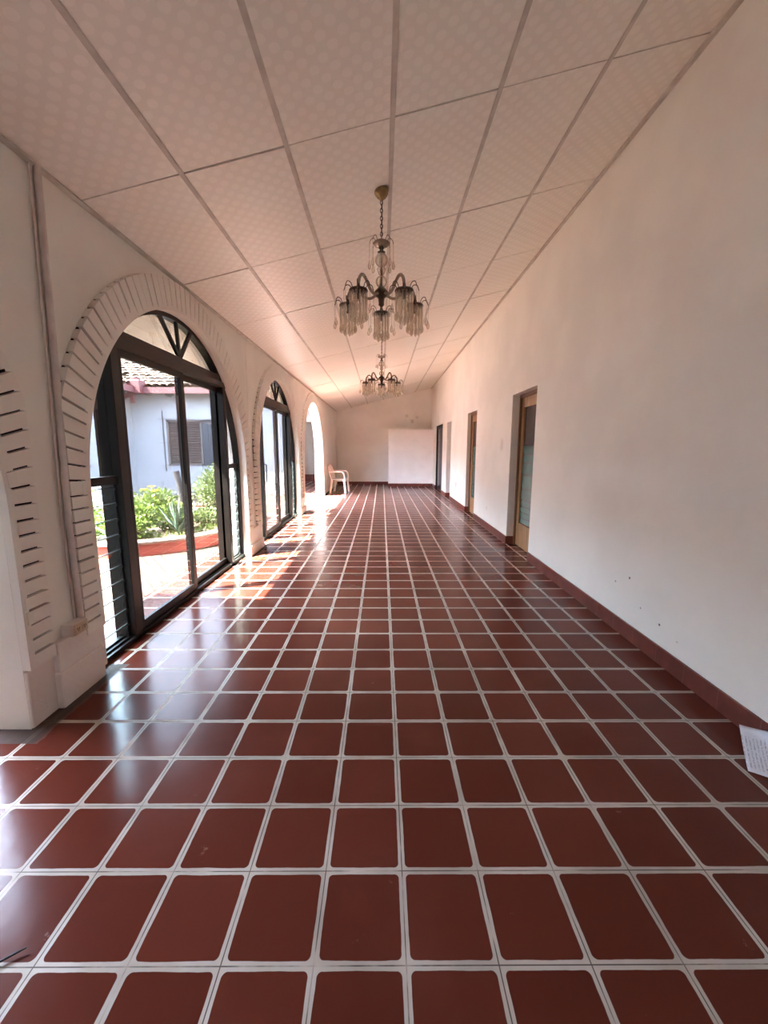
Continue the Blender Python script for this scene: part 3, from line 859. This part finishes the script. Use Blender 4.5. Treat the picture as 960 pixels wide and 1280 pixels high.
# far wing wall (with the passage), left wing wall
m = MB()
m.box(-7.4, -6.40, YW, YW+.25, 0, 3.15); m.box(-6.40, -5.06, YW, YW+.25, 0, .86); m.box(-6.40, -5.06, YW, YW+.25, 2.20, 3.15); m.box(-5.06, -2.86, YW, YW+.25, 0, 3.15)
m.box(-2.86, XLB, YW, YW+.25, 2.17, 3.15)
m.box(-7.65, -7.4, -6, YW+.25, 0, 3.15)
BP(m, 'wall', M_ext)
m = MB(); m.box(-7.40, -2.86, YW-.03, YW+.01, -.03, .25); BP(m, 'dark_plinth', simple('grey_plinth', (.22, .21, .23), .8))
m = MB(); m.box(-4.2, -4.0, YW, 17.2, 0, 3); m.box(-4.2, XLB+.05, 17.2, 17.4, 0, 3); m.box(-4.2, XLB+.05, YW+.2, 17.4, 2.9, 3.0); m.box(XLB, XLB+.1, YF, 17.4, 0, 3)
BP(m, 'passage', wall_mat('passage_paint', (.62, .58, .55)))
m = MB(); m.box(-4.0, XLB, 17.15, 17.2, 0, .3); BP(m, 'passage_skirting', M_base)
m = MB(); m.box(-4.0, -2.0, YW-.1, 17.2, -.1, -.004); BP(m, 'passage_floor', M_floor)
# shuttered window
m = MB()
for k in range(19):
    z = .885 + k*.0705
    m.bar((-6.38, YW+.07, z), (-5.40, YW+.07, z), .055, .012, up=(0, .7, .7))
m.box(-6.40, -6.34, YW+.03, YW+.10, .86, 2.20); m.box(-5.42, -5.36, YW+.03, YW+.10, .86, 2.20); m.box(-6.40, -5.36, YW+.03, YW+.10, 2.14, 2.20); m.box(-6.40, -5.36, YW+.03, YW+.10, .86, .90)
m.box(-6.40, -5.06, YW+.13, YW+.15, .86, 2.20)
win = BP(m, 'shuttered_window', M_shut)
m = MB(); m.box(-5.36, -5.06, YW+.04, YW+.08, .86, 2.20); BP(m, 'solid_shutter', simple('dark_shutter', (.03, .03, .036), .6), win)
m = MB()
for xx in (-6.46, -5.0): m.tube([(xx, YW-.06, .70), (xx, YW-.06, 2.45)], .012, 6)
for zz in (.86, 1.53, 2.22): m.tube([(-6.62, YW-.06, zz), (-4.84, YW-.06, zz)], .008, 6)
for k in range(8):
    xx = -6.3 + k*.165; m.tube([(xx, YW-.06, .86), (xx, YW-.06, 2.22)], .005, 5)
BP(m, 'window_grille', M_iron, win)
# second window, on the left wing
m = MB(); m.box(-7.41, -7.36, 8.9, 10.4, .95, 2.15); m.box(-7.38, -7.34, 8.85, 10.45, .9, .95)
BP(m, 'side_window', M_shut)
# roofs: rolled tiles; the valley runs at 45 degrees from the eave corner
EX0, EY0, EZ, SLP = -6.86, 11.85, 3.02, .43
def tile_roof(swap):
    m = MB(); pit = .215; vs_ = []; fs = []; rt = random.Random(9 + swap)
    n_u, n_v = 26, 10
    for r_ in range(n_v):
        d0, d1 = r_*.30, (r_+1)*.30 + .07
        for c_ in range(n_u+16):
            u0 = c_*pit - 16*pit
            # u measured along the eave away from the corner
            if u0 + d0*1.0 < -.12 and True: continue
            for half in range(1):
                K = 6; ring0 = []; ring1 = []; jx = rt.uniform(-.015, .015); jz = rt.uniform(0, .02); d0j = d0 + rt.uniform(-.03, .03)
                for k in range(K+1):
                    a = PI*k/K; uu = u0 + jx + pit/2 - math.cos(a)*pit*.52
                    hh = math.sin(a)*.075 + jz
                    ring0.append((uu, d0j, .03 + hh + d0j*SLP + .03)); ring1.append((uu, d1, hh*.86 + d1*SLP + .03))
                b = len(vs_); vs_ += ring0 + ring1
                for k in range(K): fs.append((b+k, b+k+1, b+K+2+k, b+K+1+k))
    def W(p):
        u, d, z = p
        if not swap: return (EX0 + u, EY0 + d, EZ + z)
        return (EX0 - d, EY0 - u, EZ + z)
    m.add([W(p) for p in vs_], fs, 0, True)
    # deck beneath
    L_ = 5.2 if not swap else 9.0; D = 3.05
    deck = [(-.0, 0, .0), (L_, 0, .0), (L_, D, D*SLP), (-D, D, D*SLP)]
    lo = [(p[0], p[1], p[2]-.06) for p in deck]
    m.add([W(p) for p in deck+lo], [(0,1,2,3),(7,6,5,4),(0,4,5,1),(1,5,6,2),(2,6,7,3),(3,7,4,0)], 0)
    return m
BP(tile_roof(False), 'tiled_roof', M_rt)
BP(tile_roof(True), 'tiled_roof', M_rt)
m = MB(); m.box(EX0, -1.95, EY0-.10, EY0, EZ-.14, EZ+.02); BP(m, 'gutter', M_maroon)
m = MB(); m.box(EX0, EX0+.10, -3, EY0, EZ-.14, EZ+.02); BP(m, 'gutter', M_maroon)
m = MB(); m.box(EX0-.12, EX0+.24, EY0-.26, EY0+.05, EZ-.16, EZ+.20); m.tube([(EX0+.06, EY0-.1, EZ+.19), (EX0+.06, EY0-.1, EZ+.26)], .12, 12); BP(m, 'gutter_box', M_maroon, bevel=.02)
m = MB(); m.bar((-7.4, EY0-.2, EZ-.40), (EX0-.02, EY0-.2, EZ-.16), .09, .10); m.bar((EX0-.02, EY0-.2, EZ-.42), (EX0-.02, EY0-.2, EZ-.1), .09, .09); BP(m, 'bracket', M_maroon)
m = MB(); m.tube([(-7.28, 10.95, 0), (-7.28, 10.95, 3.0)], .06, 10); BP(m, 'downpipe', M_maroon)
# eave soffits
m = MB(); m.box(EX0+.02, -1.95, EY0, YW, EZ-.08, EZ-.05); m.box(-7.4, EX0, -3, EY0, EZ-.08, EZ-.05); BP(m, 'soffit', M_soffit)

# planter bed
M_curb = simple('red_painted_curb', (.30, .060, .040), .6, scale=5)
M_cap = simple('salmon_cap', (.19, .125, .092), .7)
M_soil = simple('dry_soil', (.12, .085, .055), .95, bump=.5)
PC = (-4.2, 7.05); 
def sup(rx, ry, n=2.5, K=72):
    out = []
    for k in range(K):
        a = 2*PI*k/K; ca, sa = math.cos(a), math.sin(a)
        out.append((PC[0] + rx*math.copysign(abs(ca)**(2/n), ca), PC[1] + ry*math.copysign(abs(sa)**(2/n), sa)))
    return out
pl = empty('planter_bed', (PC[0], PC[1], 0)); tag(pl, 'rounded raised flower bed with red painted kerb in the courtyard', 'planter')
def PP(m, nm, mt): 
    m.xf(lambda p: p - Vector((PC[0], PC[1], 0))); return m.build(nm, mt, pl)
def ringwall(m, o_, i_, z0, z1):
    n = len(o_)
    for k in range(n):
        a, b, c, d = o_[k], o_[(k+1)%n], i_[(k+1)%n], i_[k]
        m.add([(*a, z0), (*b, z0), (*c, z0), (*d, z0), (*a, z1), (*b, z1), (*c, z1), (*d, z1)], [(0,3,2,1),(4,5,6,7),(0,1,5,4),(2,3,7,6)])
m = MB(); ringwall(m, sup(2.0, 2.0), sup(1.86, 1.86), -.03, .13); PP(m, 'kerb', M_curb)
m = MB(); ringwall(m, sup(2.02, 2.02), sup(1.83, 1.83), .13, .16); PP(m, 'kerb_cap', M_cap)
m = MB(); s_ = sup(1.86, 1.86); m.add([(*p, .10) for p in s_], [tuple(range(len(s_)))]); PP(m, 'soil', M_soil)

def leaf_mat(name, a, b):
    m = NT(name); v = m.obj(); n1 = m.noise(v, 9, 3)
    col = m.mix(m.smooth(n1, .35, .65), a, b)
    p = m.principled(col, .5, .35)
    tl = m.n('ShaderNodeBsdfTranslucent'); m.put(tl.inputs[0], col)
    mx = m.n('ShaderNodeMixShader'); mx.inputs[0].default_value = .4
    m.t.links.new(p.outputs[0], mx.inputs[1]); m.t.links.new(tl.outputs[0], mx.inputs[2]); m.t.links.new(mx.outputs[0], m.out.inputs[0])
    return m.m
M_leaf = leaf_mat('bush_leaf', (.05, .085, .012), (.125, .165, .035))
M_leaf2 = leaf_mat('pale_bush_leaf', (.06, .095, .028), (.14, .165, .065))
M_leaf3 = leaf_mat('tree_leaf', (.04, .09, .02), (.11, .18, .045))
M_agave = leaf_mat('agave_leaf', (.07, .115, .075), (.13, .175, .12))
M_yel = leaf_mat('yellow_petal', (.34, .23, .006), (.42, .30, .01))
M_stem = simple('green_stem', (.12, .14, .05), .8)
M_bark = simple('grey_bark', (.022, .020, .020), .9, bump=.5)
def leafs(m, rnd, c, rad, n, size, up=.3):
    for _ in range(n):
        while True:
            q = Vector((rnd.uniform(-1,1), rnd.uniform(-1,1), rnd.uniform(-1,1)))
            if .25 < q.length < 1: break
        p = Vector(c) + Vector((q.x*rad[0], q.y*rad[1], q.z*rad[2]))
        d = (q.normalized() + Vector((rnd.uniform(-.8,.8), rnd.uniform(-.8,.8), rnd.uniform(-.5,.8)+up))).normalized()
        sd = d.cross(Vector((rnd.uniform(-1,1), rnd.uniform(-1,1), rnd.uniform(-1,1)))).normalized()
        nn = sd.cross(d); s = size*rnd.uniform(.6, 1.3); wd = s*.32
        m.add([p, p+d*s*.5+sd*wd+nn*s*.08, p+d*s-nn*s*.1, p+d*s*.5-sd*wd+nn*s*.08, p+d*s*.5], [(0,1,4),(1,2,4),(2,3,4),(3,0,4)], 0, True)
def bush(loc, rad, n, size, mat, label, group, seed, flowers=0):
    rnd = random.Random(seed); root = empty('garden_shrub', loc); tag(root, label, 'shrub', group)
    m = MB()
    for k in range(9):
        a = rnd.uniform(0, 2*PI); rr = rnd.uniform(.2, .7)
        m.tube(curve([(0,0,0), (math.cos(a)*rad[0]*rr*.4, math.sin(a)*rad[1]*rr*.4, rad[2]*.6), (math.cos(a)*rad[0]*rr, math.sin(a)*rad[1]*rr, rad[2]*1.5)], 4), .008, 5)
    m.build('stems', M_stem, root)
    m = MB()
    for k in range(7):
        a = 2*PI*k/7; q = rnd.uniform(.2, .55)
        c = (math.cos(a)*rad[0]*q, math.sin(a)*rad[1]*q, rad[2]*rnd.uniform(.75, 1.25))
        leafs(m, rnd, c, (rad[0]*.6, rad[1]*.6, rad[2]*.75), n//7, size)
    m.v = [(x, y, max(z, .005)) for x, y, z in m.v]
    m.build('foliage', mat, root)
    for k in range(flowers):
        m = MB(); a = rnd.uniform(0, 2*PI); cx, cy, cz_ = math.cos(a)*rad[0]*.4, math.sin(a)*rad[1]*.4, rad[2]*rnd.uniform(1.75, 2.0)
        for j in range(6):
            b = 2*PI*j/6; m.add([(cx,cy,cz_), (cx+math.cos(b-.4)*.04, cy+math.sin(b-.4)*.04, cz_+.025), (cx+math.cos(b)*.075, cy+math.sin(b)*.075, cz_+.02), (cx+math.cos(b+.4)*.04, cy+math.sin(b+.4)*.04, cz_+.025)], [(0,1,2,3)])
        m.tube([(cx, cy, cz_), (cx*.8, cy*.8, cz_-.2)], .004, 5)
        m.build('flower', M_yel, root)
    return root
G = 'leafy shrubs in the flower bed'
bush((-3.70, 6.00, .10), (.36, .36, .24), 1500, .06, M_leaf, 'low light green shrub at the front left of the flower bed', G, 11)
bush((-3.85, 6.85, .10), (.42, .36, .31), 1600, .062, M_leaf, 'green shrub with yellow blooms behind the agave', G, 12, 3)
bush((-4.55, 6.05, .10), (.36, .36, .25), 1400, .06, M_leaf, 'yellow flowering shrub at the far left of the bed, seen beside the door post', G, 13, 3)
bush((-3.00, 7.70, .10), (.44, .50, .50), 2900, .062, M_leaf2, 'tall pale green shrub at the right of the bed', G, 14)
bush((-2.98, 6.78, .10), (.26, .30, .13), 900, .055, M_leaf2, 'low shrub between the agave and the tall pale shrub', G, 15)
bush((-3.52, 5.60, .10), (.30, .24, .17), 1100, .055, M_leaf, 'small light green shrub close behind the kerb, left of the agave', G, 17)
bush((-3.28, 6.35, .10), (.30, .28, .23), 1200, .058, M_leaf, 'light green shrub touching the right side of the agave', G, 18)
bush((-4.15, 5.60, .10), (.34, .28, .18), 1100, .055, M_leaf, 'low shrub behind the kerb at the left, seen past the door post', G, 19)
bush((-3.60, 8.45, .10), (.33, .33, .36), 1000, .06, M_leaf2, 'greyish shrub beside the tree stump', G, 16)
m = MB(); rnd = random.Random(3)
for k in range(900):
    a = rnd.uniform(-1.2, 1.3); rr = rnd.uniform(.78, .98)
    s2 = (PC[0]+math.cos(a)*1.86*rr, PC[1]+math.sin(a)*1.86*rr)
    b = rnd.uniform(0, 2*PI); hh = rnd.uniform(.05, .13)
    m.add([(s2[0]-.006, s2[1], .10), (s2[0]+.006, s2[1], .10), (s2[0]+math.cos(b)*.05, s2[1]+math.sin(b)*.05, .10+hh)], [(0,1,2)])
o = m.build('bed_grass', M_leaf, None); tag(o, 'short bright grass edging the flower bed', 'grass', kind='stuff')
# agave
ag = empty('agave_plant', (-3.02, 5.98, .10)); tag(ag, 'spiky blue green agave near the front of the flower bed', 'agave')
for k in range(13):
    a = k*2.4; tl = .35 + .65*((k*7) % 13)/13; rr = .42*tl; hh = .66*(1.12-tl*.6)
    m = MB(); ca, sa = math.cos(a), math.sin(a)
    P = [(ca*rr*t, sa*rr*t, hh*(t**.8)) for t in (0, .25, .5, .75, 1)]
    wd = [.022, .034, .030, .018, .001]; vs_ = []
    for p, q in zip(P, wd): vs_ += [(p[0]-sa*q, p[1]+ca*q, p[2]+.008), (p[0], p[1], p[2]-.006), (p[0]+sa*q, p[1]-ca*q, p[2]+.008), (p[0], p[1], p[2]+.006)]
    m.add(vs_, [(i*4+j, i*4+(j+1)%4, (i+1)*4+(j+1)%4, (i+1)*4+j) for i in range(4) for j in range(4)], 0, True)
    m.build('agave_leaf', M_agave, ag)
# stump
m = MB(); m.tube([(0,0,0), (-.02,.01,.25), (-.05,0,.52), (-.10,-.01,.80)], [.075,.062,.058,.062], 10)
m.tube([(-.04,0,.45), (.05,.02,.6), (.08,.02,.66)], [.035,.03,.028], 7)
o = m.build('tree_stump', M_bark, None, loc=(-4.18, 8.55, .10)); tag(o, 'grey leaning tree stump standing in the flower bed before the white wall', 'stump')
# broad leaf plant at the left of the bed
bp = empty('broadleaf_plant', (-5.05, 6.65, .10)); tag(bp, 'broad leaved green plant at the left edge of the garden view', 'plant')
for k in range(6):
    a = k*1.1; m = MB(); ca, sa = math.cos(a), math.sin(a); vs_ = []
    for t, q in ((0, .01), (.25, .05), (.5, .085), (.75, .07), (1, .005)):
        c = (ca*.40*t, sa*.40*t, .75*t**.7 - .15*t*t); vs_ += [(c[0]-sa*q, c[1]+ca*q, c[2]+.02), c, (c[0]+sa*q, c[1]-ca*q, c[2]+.02)]
    m.add(vs_, [(i*3+j, i*3+j+1, (i+1)*3+j+1, (i+1)*3+j) for i in range(4) for j in range(2)], 0, True)
    m.build('leaf', M_leaf, bp)
# trees beyond the tiled roof
def tree(loc, rad, h, label, seed):
    rnd = random.Random(seed); root = empty('leafy_tree', loc); tag(root, label, 'tree', 'trees beyond the tiled roof')
    m = MB(); m.tube([(0,0,0), (.1,0,h*.4), (0,.1,h*.8)], [.22,.16,.09], 8); m.build('trunk', M_bark, root)
    m = MB()
    for k in range(9):
        a = 2*PI*k/9; c = (math.cos(a)*rad*.5, math.sin(a)*rad*.5, h*rnd.uniform(.75, 1.1)); leafs(m, rnd, c, (rad*.6,)*3, 190, .42)
    m.build('crown', M_leaf3, root)
tree((-11.0, 18.5, 0), 1.9, 5.6, 'leafy green tree rising above the tiled roof', 21)
